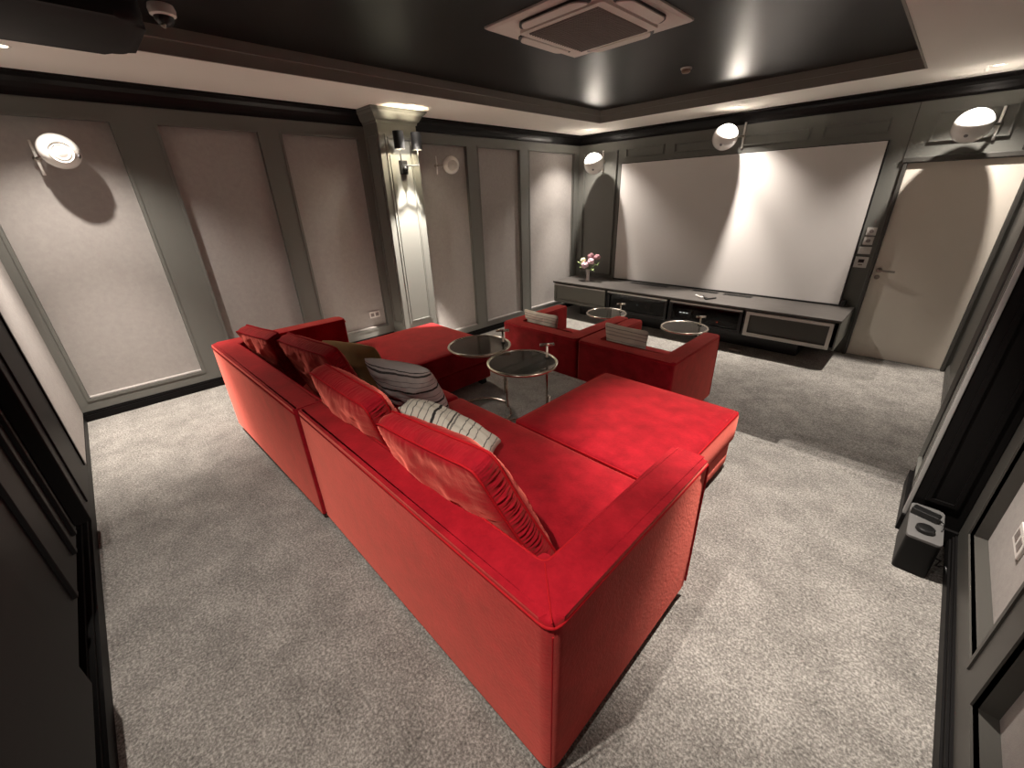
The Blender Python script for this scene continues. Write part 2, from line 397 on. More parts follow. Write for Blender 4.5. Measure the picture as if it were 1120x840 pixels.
# pilasters
def pilaster(name, x0, x1, y0, y1, zb, m, mc, face, mm=None):
    mm = mm or m
    bm = bmesh.new(); box(bm, x0, x1, y0, y1, zb, ZK, .004)
    box(bm, x0-.015 if face < 0 else x0, x1+(.015 if face > 0 else 0), y0-.015, y1+.015, zb, .10, .004)
    o = struct(name, bm, m)
    f = bmesh.new(); xf = x1 if face > 0 else x0
    a, b_ = (xf-.002, xf+.012) if face > 0 else (xf-.012, xf+.002)
    frame_rect(f, 'x', a, b_, y0+.07, y1-.07, .22, ZK-.12, .022)
    frame_rect(f, 'x', a-.004, b_+.004, y0+.10, y1-.10, .25, ZK-.15, .010)
    obj('panel_moulding', f, mm, o)
    for yy, s in ((y0, -1), (y1, 1)):
        g = bmesh.new(); frame_rect(g, 'y', min(yy, yy+s*.010), max(yy, yy+s*.010), x0+.04, x1-.04, .22, ZK-.12, .018)
        obj('side_moulding', g, m, o)
    # cap following the cornice
    c = bmesh.new(); n = face
    prof = [(0, ZK-.02), (.012, ZK-.02), (.014, ZK), (.03, ZK+.012), (.045, ZK+.035), (.062, ZK+.062), (.085, ZK+.078), (.09, ZK+.09), (.1, ZK+.092), (.1, ZC-.001)]
    rings = []
    for a2, z in prof:
        if face > 0: q = [(x0, y0-a2), (x1+a2, y0-a2), (x1+a2, y1+a2), (x0, y1+a2)]
        else: q = [(x1, y0-a2), (x0-a2, y0-a2), (x0-a2, y1+a2), (x1, y1+a2)]
        rings.append([c.verts.new((*p, z)) for p in q])
    for A, B in zip(rings, rings[1:]):
        for k in range(3): c.faces.new((A[k], A[k+1], B[k+1], B[k]))
    obj('capital', c, mc, o)
    return o
pilaster('trim_9', 0, .30, -3.95, -3.47, 0, PAINT, PAINT, 1)
pilaster('trim_10', 5.09, XR, -3.95, -3.47, 0, PAINTB, PAINTB, -1, PAINT)
# light edge bead of the right pilaster
struct('trim_11', nbox(5.076, 5.092, -3.956, -3.925, .1, ZK-.05, bev=.003), mat('grey_bead_paint', (.34, .34, .33), .5))

# ------------------------------------------------------------------ downlight trims
names = ['in the corner above the vase', 'above the wall sconce', 'over the leftmost fabric panel', 'above the middle of the screen', 'above the cream door', 'near the carpeted steps', 'at the back right of the ceiling behind the sofa']
for (x, y, *_), nm in zip(SPOTS, names):
    t = thing('downlight', 'small round white ceiling downlight '+nm, 'downlight', (x, y, ZC), group='recessed ceiling downlights')
    obj('bezel', nlathe([(.034, 0), (.046, -.004), (.048, -.002), (.048, .0), (.034, 0)], 28), WHITEP, t, True)
    obj('lens', nlathe([(0, -.0015), (.034, -.0015)], 24), LAMPG, t)

# ------------------------------------------------------------------ screen
s = thing('projector_screen', 'large white fixed projection screen above the low console', 'projection screen', (2.505, -.05, .26), world=True)
obj('screen_cloth', nbox(.885, 4.130, -.052, -.046, .300, 2.08), SCRN, s)
obj('frame', nbox(.87, 4.145, -.046, -.001, .286, 2.088), BLK, s)
bm = bmesh.new(); box(bm, .87, 4.20, -.075, -.005, .283, .300, .004)
obj('bottom_bar', bm, BLK, s)
sb = bmesh.new(); box(sb, 4.155, 4.20, -.09, -.002, .285, .36, .006); obj('bracket', sb, BLK, s)

# ------------------------------------------------------------------ console
cx0, cx1, cy, ct, cu = .12, 4.28, -.80, .28, -.075
k_ = thing('media_console', 'long low grey wood media console floating under the projection screen', 'media console', (2.2, -.4, cu), world=True)
obj('top', nbox(cx0-.0, cx1+.012, cy-.012, -.002, ct-.03, ct, bev=.003), WOOD, k_)
bm = bmesh.new(); divs = [cx0, 1.215, 2.265, 3.285, cx1-.012]
box(bm, cx0, cx1, cy+.05, -.002, cu, cu+.02); box(bm, cx0, cx1, -.04, -.002, cu+.02, ct-.03)
for x in divs: box(bm, x, x+.02, cy+.03, -.04, cu+.02, ct-.03)
obj('carcass', bm, BLK, k_)
bm = bmesh.new(); box(bm, cx1-.002, cx1+.010, cy-.01, -.01, cu-.005, ct-.03, .002); obj('end_panel', bm, DRAWF, k_)
bm = bmesh.new(); box(bm, .5, 3.9, -.5, -.01, LF, cu); obj('plinth', bm, BLK, k_)
def front(nm, x0, x1, frm, pane, edge=True):
    bm = bmesh.new(); z0, z1 = cu, ct-.045
    frame_rect(bm, 'y', cy, cy+.03, x0, x1, z0, z1, .038); frame_rect(bm, 'y', cy-.008, cy+.001, x0, x1, z0, z1, .012)
    o = obj(nm, bm, frm, k_)
    obj('pane', nbox(x0+.03, x1-.03, cy+.022, cy+.028, z0+.03, z1-.03), pane, o)
    obj('pull_edge', nbox(x0+.005, x1-.005, cy-.014, cy+.004, z1-.018, z1+.004, bev=.003), EDGE, o)
    return o
front('drawer', .145, 1.205, DRAWF, DRAWF); front('glass_door', 1.245, 2.255, BLK, DGLASS); front('glass_door', 2.295, 3.275, BLK, DGLASS)
f4 = front('drawer', 3.315, 4.235, EDGE, PAINTD)
for (a, b_) in ((1.30, 1.95), (2.35, 2.72), (2.80, 3.18)):
    bm = bmesh.new()
    for j in range(5): box(bm, a, b_, -.23+j*.024, -.218+j*.024, ct, ct+.0035)
    box(bm, a, a+.01, -.23, -.12, ct, ct+.003); box(bm, b_-.01, b_, -.23, -.12, ct, ct+.003)
    obj('vent_grille', bm, BLK, k_)
# devices behind the glass
def device(name, label, x0, x1, z0, z1, led, knobs=2):
    t = thing(name, label, 'av receiver', ((x0+x1)/2, -.45, z0), world=True)
    obj('case', nbox(x0, x1, -.70, -.3, z0, z1, bev=.004), BLK, t)
    for j in range(knobs):
        xx = x0+.08+j*(x1-x0-.16)/max(1, knobs-1)
        obj('knob', nlathe([(0, .018), (.016, .016), (.018, 0)], 20, Matrix.Translation((xx, -.70, (z0+z1)/2)) @ Matrix.Rotation(PI/2, 4, 'X')), STEEL if j == 0 else BLKM, t, 'auto')
    for (dx, w2, m) in led: obj('indicator', nbox(x0+dx, x0+dx+w2, -.704, -.70, (z0+z1)/2-.006+.02, (z0+z1)/2+.006+.02), m, t)
device('receiver', 'black receiver behind the left glass door of the console', 1.45, 1.95, -.04, .12, [(.27, .012, LEDW)], 2)
device('receiver', 'black receiver with white lit display behind the right glass door of the console', 2.36, 2.78, -.04, .12, [(.05, .03, LEDW), (.10, .03, LEDW), (.15, .02, LEDW)], 1)
device('game_console', 'black box with a red indicator light behind the right glass door of the console', 2.86, 3.20, -.05, .02, [(.08, .012, LEDR)], 1)
# remotes on console
def remote(label, x, y, rz, m):
    t = thing('remote_control', label, 'remote control', (x, y, ct+.001), rz)
    obj('body', nbox(-.022, .022, -.085, .085, 0, .018, bev=.006), m, t, 'auto')
    b = bmesh.new()
    for i in range(3):
        for j in range(5): box(b, -.014+i*.011, -.007+i*.011, -.05+j*.022, -.04+j*.022, .018, .0195)
    obj('buttons', b, BLKM if m is WHITEP else DIM, t)
remote('white remote control lying on the media console', 2.60, -.56, .9, WHITEP)
remote('black remote control beside the white one on the console, nearer the door', 2.77, -.60, -.5, BLK)
remote('black remote control between the white remote and the outer black remote', 2.69, -.57, .5, BLKM)
t = thing('sensor_bar', 'small silver bar under the front of the console', 'bar', (3.27, -.76, LF), world=True)
obj('bar', nbox(3.19, 3.35, -.80, -.72, LF, LF+.03, bev=.006), STEEL, t)
obj('foot', nbox(3.20, 3.22, -.81, -.71, LF, LF+.008), BLK, t); obj('foot', nbox(3.32, 3.34, -.81, -.71, LF, LF+.008), BLK, t)

# ------------------------------------------------------------------ vase and flowers
VX, VY = .62, -.47
t = thing('vase', 'slim clear and silver vase of flowers on the left end of the console', 'vase', (VX, VY, ct))
obj('body', nlathe([(0, .0), (.036, 0), (.038, .01), (.030, .05), (.028, .10), (.034, .16), (.045, .20), (.042, .20), (.030, .155), (.024, .10), (.026, .05), (.03, .012), (0, .01)], 28), mat('vase_glazed_silver', (.55, .5, .48), .15, spec=.8, metal=.5), t, 'auto')
STEM = mat('stem_green', (.10, .20, .05), .6); LEAF = mat('leaf_light_green', (.42, .55, .22), .5)
PINK = mat('pale_pink_petal', (.80, .55, .62), .7, spec=.2); MAUVE = mat('dusky_mauve_petal', (.36, .19, .21), .8, spec=.2); CREAM = mat('cream_green_petal', (.72, .74, .45), .7, spec=.2)
def bloom(r, seed):
    bm = bmesh.new(); rnd = random.Random(seed)
    bmesh.ops.create_icosphere(bm, subdivisions=3, radius=r*.62)
    for k in range(30):
        # cupped petals
        th = rnd.uniform(0, 2*PI); ph = math.acos(rnd.uniform(-.55, 1)); d = Vector((math.sin(ph)*math.cos(th), math.sin(ph)*math.sin(th), math.cos(ph)))
        a = d.orthogonal().normalized(); b = d.cross(a); rows = []
        for i in range(5):
            row = []
            for j in range(5):
                u, v = (i/4-.5)*2, (j/4-.5)*2; q = (d*1.0+a*u*.42*(1-.25*v*v)+b*v*.42*(1-.25*u*u)).normalized()
                row.append(bm.verts.new(q*r*(.80+.16*((u+1)/2)+rnd.uniform(-.02, .02))))
            rows.append(row)
        for i in range(4):
            for j in range(4): bm.faces.new((rows[i][j], rows[i][j+1], rows[i+1][j+1], rows[i+1][j]))
    return bm
FL = [('peony', 'pale pink peony, lower one of the pair at the front of the vase', (-.02, -.07, .27), .068, PINK), ('peony', 'pale pink peony, upper one of the pair at the front of the vase', (.06, -.02, .33), .066, PINK),
      ('peony', 'dusky mauve peony at the top of the bouquet', (.01, .05, .41), .062, MAUVE), ('peony', 'dusky mauve peony on the right of the bouquet', (.15, .03, .40), .058, MAUVE),
      ('peony', 'cream green peony on the left of the bouquet', (-.10, -.02, .34), .052, CREAM)]
for i, (nm, lb, p, r, m) in enumerate(FL):
    t = thing(nm, lb, 'flower', (VX, VY, ct+.02)); p = Vector(p)-Vector((0, 0, .02))
    b = bloom(r, i); bmesh.ops.translate(b, verts=b.verts[:], vec=p); obj('bloom', b, m, t, True)
    b = bmesh.new(); tube(b, [(p.x*.05, p.y*.05, 0), (p.x*.15, p.y*.15, .17), tuple(p*.6+Vector((0, 0, .06))), tuple(p)], .003, 6); obj('stem', b, STEM, t, True)
SP = [((-.17, -.04, .30), 'light green leafy sprig at the far left of the bouquet'), ((-.12, -.09, .24), 'light green leafy sprig low on the left of the bouquet'), ((.22, -.02, .32), 'light green leafy sprig at the right of the bouquet'), ((.14, -.07, .20), 'light green leafy sprig hanging low on the right of the bouquet')]
for i, (p, lb) in enumerate(SP):
    t = thing('leaf_sprig', lb, 'foliage', (VX, VY, ct+.02)); p = Vector(p)-Vector((0, 0, .02))
    b = bmesh.new(); tube(b, [(p.x*.05, p.y*.05, 0), (p.x*.12, p.y*.12, .17), tuple(p)], .0025, 6); obj('stem', b, STEM, t, True)
    b = bmesh.new(); rnd = random.Random(i+40); base = Vector((p.x*.12, p.y*.12, .17))
    for k in range(11):
        q = base.lerp(p, .45+.55*k/10); d = Vector((rnd.uniform(-1, 1), rnd.uniform(-1, 1), rnd.uniform(-.3, .9))).normalized(); s_ = d.cross(Vector((0, 0, 1))).normalized()*.013; L_ = rnd.uniform(.035, .055)
        up = Vector((0, 0, .005))
        v = [b.verts.new(q), b.verts.new(q+d*L_*.5+s_+up), b.verts.new(q+d*L_), b.verts.new(q+d*L_*.5-s_+up), b.verts.new(q+d*L_*.5)]
        b.faces.new((v[0], v[1], v[4])); b.faces.new((v[1], v[2], v[4])); b.faces.new((v[2], v[3], v[4])); b.faces.new((v[3], v[0], v[4]))
    obj('leaves', b, LEAF, t)

# ------------------------------------------------------------------ wall plates
def plate(name, label, cat, x, z, w2, h2, kind):
    t = thing(name, label, cat, (x, 0, z)); obj('plate', nbox(-w2/2, w2/2, -.011, 0, -h2/2, h2/2, bev=.003), WHITEP, t)
    R90 = Matrix.Rotation(PI/2, 4, 'X')
    if kind == 'knob':
        obj('dial', nlathe([(.0, .022), (.018, .020), (.021, 0)], 24, Matrix.Translation((0, -.011, 0)) @ R90), DIM, t, 'auto')
    if kind == 'switch': obj('rocker', nbox(-.035, .035, -.016, -.010, -.028, .028, bev=.003), WHITEP, t)
    if kind == 'thermo':
        obj('display', nbox(-.028, .028, -.014, -.010, -.004, .034), BLK, t); obj('button', nbox(-.02, .02, -.013, -.010, -.036, -.022), DIM, t)
plate('dimmer_switch', 'white square dimmer plate, topmost of the four beside the door', 'switch', 4.225, 1.162, .092, .088, 'knob')
plate('dimmer_switch', 'white square dimmer plate, second from top beside the door', 'switch', 4.222, 1.058, .092, .088, 'knob')
plate('light_switch', 'white plain light switch, third from top beside the door', 'switch', 4.215, .950, .12, .082, 'switch')
plate('thermostat', 'white thermostat with dark display, lowest plate beside the door', 'thermostat', 4.215, .815, .125, .125, 'thermo')
def outlet(label, loc, rotz):
    t = thing('wall_outlet', label, 'wall outlet', loc, rotz); obj('plate', nbox(-.07, .07, -.011, 0, -.04, .04, bev=.003), WHITEP, t)
    for x in (-.032, .032): obj('socket', nbox(x-.022, x+.022, -.0125, -.010, -.022, .022, bev=.002), DIM, t)
outlet('white double wall outlet on the left wall behind the red sofa', (-.05, -4.17, .35), PI/2)
outlet('white wall outlet on the right wall above the black box', (XR+.055, -4.47, .47), -PI/2)

# ------------------------------------------------------------------ globe speakers on walls
def speaker(label, center, r, wallpt, wn, aim, bd, group='globe speakers on the walls'):
    c = Vector(center); wp = Vector(wallpt); n = Vector(wn)
    t = thing('wall_speaker', label, 'speaker', tuple(wp), world=True, group=group)
    ax = Vector(aim).normalized()
    q = Vector((0, 0, 1)).rotation_difference(ax).to_matrix().to_4x4(); T = Matrix.Translation(c) @ q
    prof = []
    for i in range(25):
        a = PI - PI*i/24*.80; prof.append((r*math.sin(a), r*math.cos(a)*1.04))
    rr, zz = prof[-1]; prof[0] = (0, prof[0][1])
    prof += [(rr*.97, zz+.006), (rr*.93, zz+.002)]
    obj('shell', nlathe(prof, 48, T), GLOB, t, 'auto')
    obj('baffle', nlathe([(rr*.93, zz+.001), (rr*.88, zz-.004), (rr*.72, zz-.003), (rr*.70, zz+.003)], 48, T), SHELLIN, t, 'auto')
    obj('cone', nlathe([(rr*.70, zz+.001), (rr*.66, zz-.002), (rr*.45, zz+.007), (rr*.2, zz+.012), (0, zz+.014)], 40, T), SHELLIN, t, True)
    bd = Vector(bd).normalized()
    obj('badge', nlathe([(0, .007), (r*.10, .006), (r*.13, 0), (r*.13, -.004)], 24, Matrix.Translation(c+bd*r*.995) @ Vector((0, 0, 1)).rotation_difference(bd).to_matrix().to_4x4()), DRIV, t, 'auto')
    b = bmesh.new(); d = (c-wp)
    side = n.cross(Vector((0, 0, 1)))
    k2 = r/.15; tube(b, [wp+n*.02+Vector((0, 0, .155*k2)), wp+n*.03, wp+n*.02-Vector((0, 0, .14*k2))], .013*k2, 10)
    obj('wall_bracket', b, GLOB, t, True)
    b = bmesh.new(); tube(b, [wp+n*.01, wp+n*.05, c-(c-wp).normalized()*r*.9], .012*r/.165+.002, 10)
    lathe(b, [(0, 0), (.03*r/.165+.004, 0), (.03*r/.165+.004, .012), (0, .014)], 20, Matrix.Translation(wp) @ Vector((0, 0, 1)).rotation_difference(n).to_matrix().to_4x4())
    obj('arm', b, STEEL, t, True)
    return t
speaker('glossy white globe speaker on the leftmost fabric panel of the left wall', (.165, -6.43, 2.06), .115, (0, -6.56, 2.02), (1, 0, 0), (1, .06, -.12), (.55, .8, -.30))
speaker('glossy white globe speaker on the left wall between the sconce and the corner', (.19, -2.93, 2.05), .105, (0, -3.03, 2.05), (1, 0, 0), (.9, -.42, -.12), (.65, .68, -.30))
speaker('glossy white globe speaker in the corner above the vase of flowers', (.55, -.34, 2.10), .155, (.505, 0, 2.14), (0, -1, 0), (-.3, 1, .15), (.45, -.78, -.62))
speaker('glossy white globe speaker above the middle of the projection screen', (2.525, -.34, 2.262), .148, (2.64, 0, 2.28), (0, -1, 0), (.3, 1, .15), (.05, -.80, -.60))
speaker('glossy white globe speaker above the cream door', (4.743, -.34, 2.122), .142, (4.915, 0, 2.14), (0, -1, 0), (.3, 1, .15), (-.12, -.82, -.60))

# ------------------------------------------------------------------ sconce
t = thing('wall_sconce', 'black twin-shade wall sconce on the grey pilaster', 'wall lamp', (.30, -3.70, 2.0), world=True)
obj('backplate', nbox(.30, .335, -3.745, -3.655, 1.93, 2.07, bev=.005), BLKM, t)
b = bmesh.new(); bmesh.ops.create_uvsphere(b, u_segments=20, v_segments=12, radius=.032, matrix=Matrix.Translation((.355, -3.70, 1.985))); obj('joint', b, BLKM, t, True)
for k, (sx, sy, sz) in enumerate(((.45, -3.80, 2.165), (.45, -3.58, 2.165))):
    b = bmesh.new(); tube(b, [(.355, -3.70, 2.0), (.43, -3.70, 2.01), (sx, sy, 2.015), (sx, sy, sz+.01)], .007, 8); a = obj('arm', b, BLKM, t, True)
    R = .056; H = .165
    sh = obj('lamp_shade', nlathe([(R, 0), (R, H), (R-.004, H), (R-.004, 0), (R, 0)], 32, Matrix.Translation((sx, sy, sz))), BLKM, t, 'auto')
    b = bmesh.new(); bmesh.ops.create_uvsphere(b, u_segments=16, v_segments=10, radius=.022, matrix=Matrix.Translation((sx, sy, sz+.035))); obj('bulb', b, BULB, t, True)
    l = bpy.data.lights.new('sconce_lamp', 'POINT'); l.energy = 22.; l.color = (1, .86, .62); l.shadow_soft_size = .024
    o = bpy.data.objects.new('sconce_lamp', l); C.objects.link(o); o.location = (sx, sy, sz+.035)
    # lamp sits on the bulb surface zone; keep bulb from blocking it
    l.shadow_soft_size = .03
b = bmesh.new(); tube(b, [(.42, -3.78, 2.25), (.42, -3.60, 2.25)], .005, 8); obj('crossbar', b, BLKM, t, True)

# ------------------------------------------------------------------ ceiling fittings
ax0, ax1, ay0, ay1 = 2.30, 3.28, -4.19, -3.21
t = thing('ceiling_air_conditioner', 'square white cassette air conditioner in the black ceiling tray', 'air conditioner', ((ax0+ax1)/2, (ay0+ay1)/2, ZT), world=True)
bm = bmesh.new(); acx, acy = (ax0+ax1)/2, (ay0+ay1)/2; hw = .49
rings = []
for h, z in ((hw, ZT), (hw, ZT-.012), (hw-.02, ZT-.022), (hw-.12, ZT-.034), (hw-.14, ZT-.030)):
    rings.append([bm.verts.new((acx+a*h, acy+b_*h, z)) for a, b_ in ((-1, -1), (1, -1), (1, 1), (-1, 1))])
for A, B in zip(rings, rings[1:]):
    for k in range(4): bm.faces.new((A[k], A[(k+1) % 4], B[(k+1) % 4], B[k]))
bm.faces.new(rings[-1]); obj('panel', bm, ACW, t)
bm = bmesh.new(); prism(bm, round_poly([(acx-.33, acy-.33), (acx+.33, acy-.33), (acx+.33, acy+.33), (acx-.33, acy+.33)], .03), ZT-.048, ZT-.028, .0)
obj('grille_frame', bm, ACW, t)
bm = bmesh.new(); box(bm, acx-.27, acx+.27, acy-.29, acy+.29, ZT-.052, ZT-.046)
for j in range(24): y = acy-.285+j*.0245; box(bm, acx-.27, acx+.27, y, y+.008, ZT-.056, ZT-.052)
obj('grille', bm, DIM, t)
for k in range(4):
    Rk = Matrix.Translation((acx, acy, 0)) @ Matrix.Rotation(k*PI/2, 4, 'Z')
    bm = bmesh.new(); vs = []
    P = round_poly([(-.29, .35), (.29, .35), (.225, .442), (-.225, .442)], .05)
    prism(bm, P, ZT-.040, ZT-.028); bmesh.ops.transform(bm, matrix=Rk, verts=bm.verts[:]); s_ = obj('outlet_slot', bm, BLK, t)
    bm = bmesh.new(); P = round_poly([(-.262, .353), (.262, .353), (.205, .438), (-.205, .438)], .04)
    prism(bm, P, ZT-.046, ZT-.038); bmesh.ops.transform(bm, matrix=Rk, verts=bm.verts[:]); obj('louvre', bm, ACW, t)
t = thing('smoke_detector', 'small round smoke detector on the black ceiling tray near the screen', 'smoke detector', (2.73, -2.08, ZT))
obj('base', nlathe([(0, 0), (.05, 0), (.05, -.012), (.044, -.014)], 28), ACW, t, 'auto')
obj('cap', nlathe([(.038, -.012), (.040, -.03), (.028, -.042), (0, -.044)], 28), mat('brown_plastic', (.32, .20, .14), .35), t, 'auto')
t = thing('dome_camera', 'white ceiling camera with a black dome at the left rear of the tray', 'camera', (1.40, -5.80, ZT))
obj('base', nlathe([(0, 0), (.060, 0), (.066, -.02), (.062, -.045), (.050, -.052), (0, -.052)], 32), ACW, t, 'auto')
obj('dome', nlathe([(.048, -.05), (.046, -.068), (.034, -.086), (.016, -.094), (0, -.096)], 32), BLK, t, True)
obj('lens', nlathe([(.012, 0), (.012, .018), (.008, .02), (0, .018)], 16, Matrix.Translation((.02, -.012, -.088)) @ Matrix.Rotation(2.6, 4, 'X')), STEEL, t, True)

# projector
t = thing('projector', 'large black projector hanging from the ceiling at the rear of the room', 'projector', (2.5, -6.5, 2.23), world=True)
bm = bmesh.new(); prism(bm, round_poly([(2.25, -6.93), (2.75, -6.93), (2.75, -6.13), (2.25, -6.13)], .09), 2.23, 2.45, .03, 4, True); obj('body', bm, mat('matt_black_casing', (.006, .006, .006), .6, spec=.25), t, 'auto')
obj('lens', nlathe([(.075, 0), (.075, .03), (.06, .035), (.055, .01), (0, .012)], 32, Matrix.Translation((2.5, -6.152, 2.34)) @ Matrix.Rotation(-PI/2, 4, 'X')), BLKM, t, 'auto')
bm = bmesh.new(); tube(bm, [(2.5, -6.5, 2.45), (2.5, -6.5, ZC)], .025, 14); box(bm, 2.42, 2.58, -6.58, -6.42, ZC-.015, ZC); obj('ceiling_mount', bm, BLKM, t)
obj('trim_band', nbox(2.752, 2.756, -6.86, -6.24, 2.30, 2.325), BLKM, t)

# ------------------------------------------------------------------ upholstery
def soft_box(x0, x1, y0, y1, z0, z1, r=.03, puff=.0, sub=12):
    """rounded cushion block with slight crown"""
    bm = bmesh.new(); box(bm, x0, x1, y0, y1, z0, z1, r, 4)
    if puff:
        bmesh.ops.subdivide_edges(bm, edges=[e for e in bm.edges if e.calc_length() > .2], cuts=sub, use_grid_fill=True)
        cx, cy_, hx, hy = (x0+x1)/2, (y0+y1)/2, (x1-x0)/2, (y1-y0)/2; zm = (z0+z1)/2
        for v in bm.verts:
            u, w2 = (v.co.x-cx)/hx, (v.co.y-cy_)/hy
            if v.co.z > zm: v.co.z += puff*max(0, 1-u**4)*max(0, 1-w2**4)*(v.co.z-zm)/(z1-zm) + .003*noise.noise(v.co*4)
            f = 1-abs((v.co.z-zm)/((z1-z0)/2))**2
            if f > 0: v.co.x += puff*.3*f*(1 if u > .9 else -1 if u < -.9 else 0); v.co.y += puff*.3*f*(1 if w2 > .9 else -1 if w2 < -.9 else 0)
    return bm
def poly_offset_path(poly, off, z, rad, n=6):
    return [(x, y, z) for x, y in round_poly(poly, rad, n)]
def foot(x, y, z, parent):
    obj('foot', nbox(x-.03, x+.03, y-.03, y+.03, z, z+.07), BLK, parent)

# right (near) sofa module
t = thing('sofa_section', 'near red velvet sofa section with the tall arm on its right end', 'sofa', (3.6, -5.5, 0), world=True, group='red velvet sectional sofa')
PR = [(2.795, -6.03), (4.44, -6.03), (4.44, -5.10), (4.30, -5.10), (4.30, -5.895), (2.795, -5.895)]
bm = bmesh.new(); prism(bm, round_poly(PR, [.012, .045, .02, .02, .03, .012]), .06, .73, .022, 4); obj('back_and_arm', bm, VEL, t, 'auto')
bm = bmesh.new(); rp = round_poly([(2.80, -6.028), (4.438, -6.028), (4.438, -5.102)], [0, .045, 0]); rp = rp[:]
tube(bm, [(2.80, -6.029, .706)]+[(x, y, .708) for x, y in round_poly([(2.80, -6.029), (4.439, -6.029), (4.439, -5.102)], [0, .045, 0])[1:-1]]+[(4.439, -5.11, .708), (4.439, -5.101, .69), (4.439, -5.099, .08)], .0052, 8)
obj('piping', bm, VELP, t, True)
bm = bmesh.new(); tube(bm, [(2.80, -5.898, .726)]+[(x, y, .727) for x, y in round_poly([(2.80, -5.898), (4.302, -5.898), (4.302, -5.12)], [0, .03, 0])[1:-1]]+[(4.302, -5.11, .72), (4.302, -5.10, .70)], .0048, 8)
obj('piping', bm, VELP, t, True)
bm = bmesh.new(); tube(bm, [(4.302, -5.898, .7305), (4.43, -6.02, .7305)], .0022, 6); tube(bm, [(4.4405, -6.0295, .70), (4.4405, -6.0295, .07)], .0022, 6); obj('mitre_seam', bm, VELP, t)
obj('base', nbox(2.80, 4.30, -5.895, -5.04, .06, .235, bev=.012), VEL, t)
obj('seat_cushion', soft_box(2.80, 4.297, -5.893, -5.03, .24, .435, .03, .012), VEL, t, True)
for x in (2.9, 4.38): foot(x, -5.95, 0, t); foot(x, -5.15, 0, t)
# left (far) module
t = thing('sofa_section', 'far red velvet sofa section with the tall arm on its left end', 'sofa', (2.0, -5.5, 0), world=True, group='red velvet sectional sofa')
PL = [(1.155, -6.085), (2.785, -6.045), (2.785, -5.90), (1.30, -5.935), (1.30, -5.10), (1.155, -5.10)]
bm = bmesh.new(); prism(bm, round_poly(PL, [.045, .012, .012, .03, .02, .02]), .06, .73, .022, 4); obj('back_and_arm', bm, VEL, t, 'auto')
bm = bmesh.new(); tube(bm, [(2.78, -6.044, .706)]+[(x, y, .708) for x, y in round_poly([(2.78, -6.044), (1.156, -6.084), (1.156, -5.1)], [0, .045, 0])[1:-1]]+[(1.156, -5.11, .708)], .0052, 8); obj('piping', bm, VELP, t, True)
bm = bmesh.new(); tube(bm, [(2.78, -5.903, .727), (1.32, -5.937, .727), (1.302, -5.92, .727), (1.302, -5.11, .727), (1.302, -5.10, .70)], .0048, 8); obj('piping', bm, VELP, t, True)
obj('base', nbox(1.30, 2.79, -5.90, -5.04, .06, .235, bev=.012), VEL, t)
obj('seat_cushion', soft_box(1.303, 2.79, -5.90, -5.03, .24, .435, .03, .012), VEL, t, True)
for x in (1.22, 2.7): foot(x, -5.98, 0, t); foot(x, -5.15, 0, t)
# ottomans
def ottoman(label, x0, x1, y0, y1):
    t = thing('ottoman', label, 'ottoman', ((x0+x1)/2, (y0+y1)/2, 0), world=True, group='square red velvet ottomans')
    obj('base', nbox(x0+.015, x1-.015, y0+.01, y1-.015, .06, .235, bev=.018, seg=3), VEL, t, 'auto')
    obj('top_cushion', soft_box(x0, x1, y0, y1, .238, .435, .028, .014), VEL, t, True)
    for zz in (.425, .252):
        bm = bmesh.new(); tube(bm, [(x, y, zz) for x, y in round_poly([(x0+.004, y0+.004), (x1-.004, y0+.004), (x1-.004, y1-.004), (x0+.004, y1-.004)], .03, 4)], .0045, 8, True); obj('piping', bm, VELP, t, True)
    for x in (x0+.08, x1-.08):
        for y in (y0+.08, y1-.08): foot(x, y, 0, t)
ottoman('square red velvet ottoman in front of the near sofa section, next to the steps', 3.30, 4.255, -5.02, -4.03)
ottoman('square red velvet ottoman in front of the far sofa section, by the left wall', 1.10, 2.075, -5.02, -4.08)

# armchairs on the lower floor
def armchair(label, x0, x1, y0, y1):
    t = thing('armchair', label, 'armchair', ((x0+x1)/2, (y0+y1)/2, LF), world=True, group='boxy red velvet armchairs')
    zt = LF+.70; a = .145
    U = [(x0, y0), (x1, y0), (x1, y1), (x1-a, y1), (x1-a, y0+a), (x0+a, y0+a), (x0+a, y1), (x0, y1)]
    bm = bmesh.new(); prism(bm, round_poly(U, [.03, .03, .02, .02, .02, .02, .02, .02]), LF+.05, zt, .022, 4); obj('back_and_arms', bm, VEL, t, 'auto')
    bm = bmesh.new(); tube(bm, [(x, y, zt-.02) for x, y in round_poly([(x0+.001, y1-.02), (x0+.001, y0+.001), (x1-.001, y0+.001), (x1-.001, y1-.02)], [0, .03, .03, 0])], .005, 8); obj('piping', bm, VELP, t, True)
    bm = bmesh.new(); tube(bm, [(x1-.002, y1-.02, zt-.02), (x1-.002, y1-.002, zt-.06), (x1-.002, y1-.002, LF+.06)], .005, 8); obj('piping', bm, VELP, t, True)
    obj('base', nbox(x0+a, x1-a, y0+a, y1-.02, LF+.05, LF+.24, bev=.01), VEL, t)
    obj('seat_cushion', soft_box(x0+a+.002, x1-a-.002, y0+a, y1-.005, LF+.243, LF+.43, .028, .012), VEL, t, True)
    for x in (x0+.06, x1-.06):
        for y in (y0+.06, y1-.06): foot(x, y, LF, t)
armchair('red velvet armchair nearer the left wall, facing the screen', 1.56, 2.575, -3.43, -2.44)
armchair('red velvet armchair nearer the steps, facing the screen', 2.60, 3.565, -3.43, -2.44)

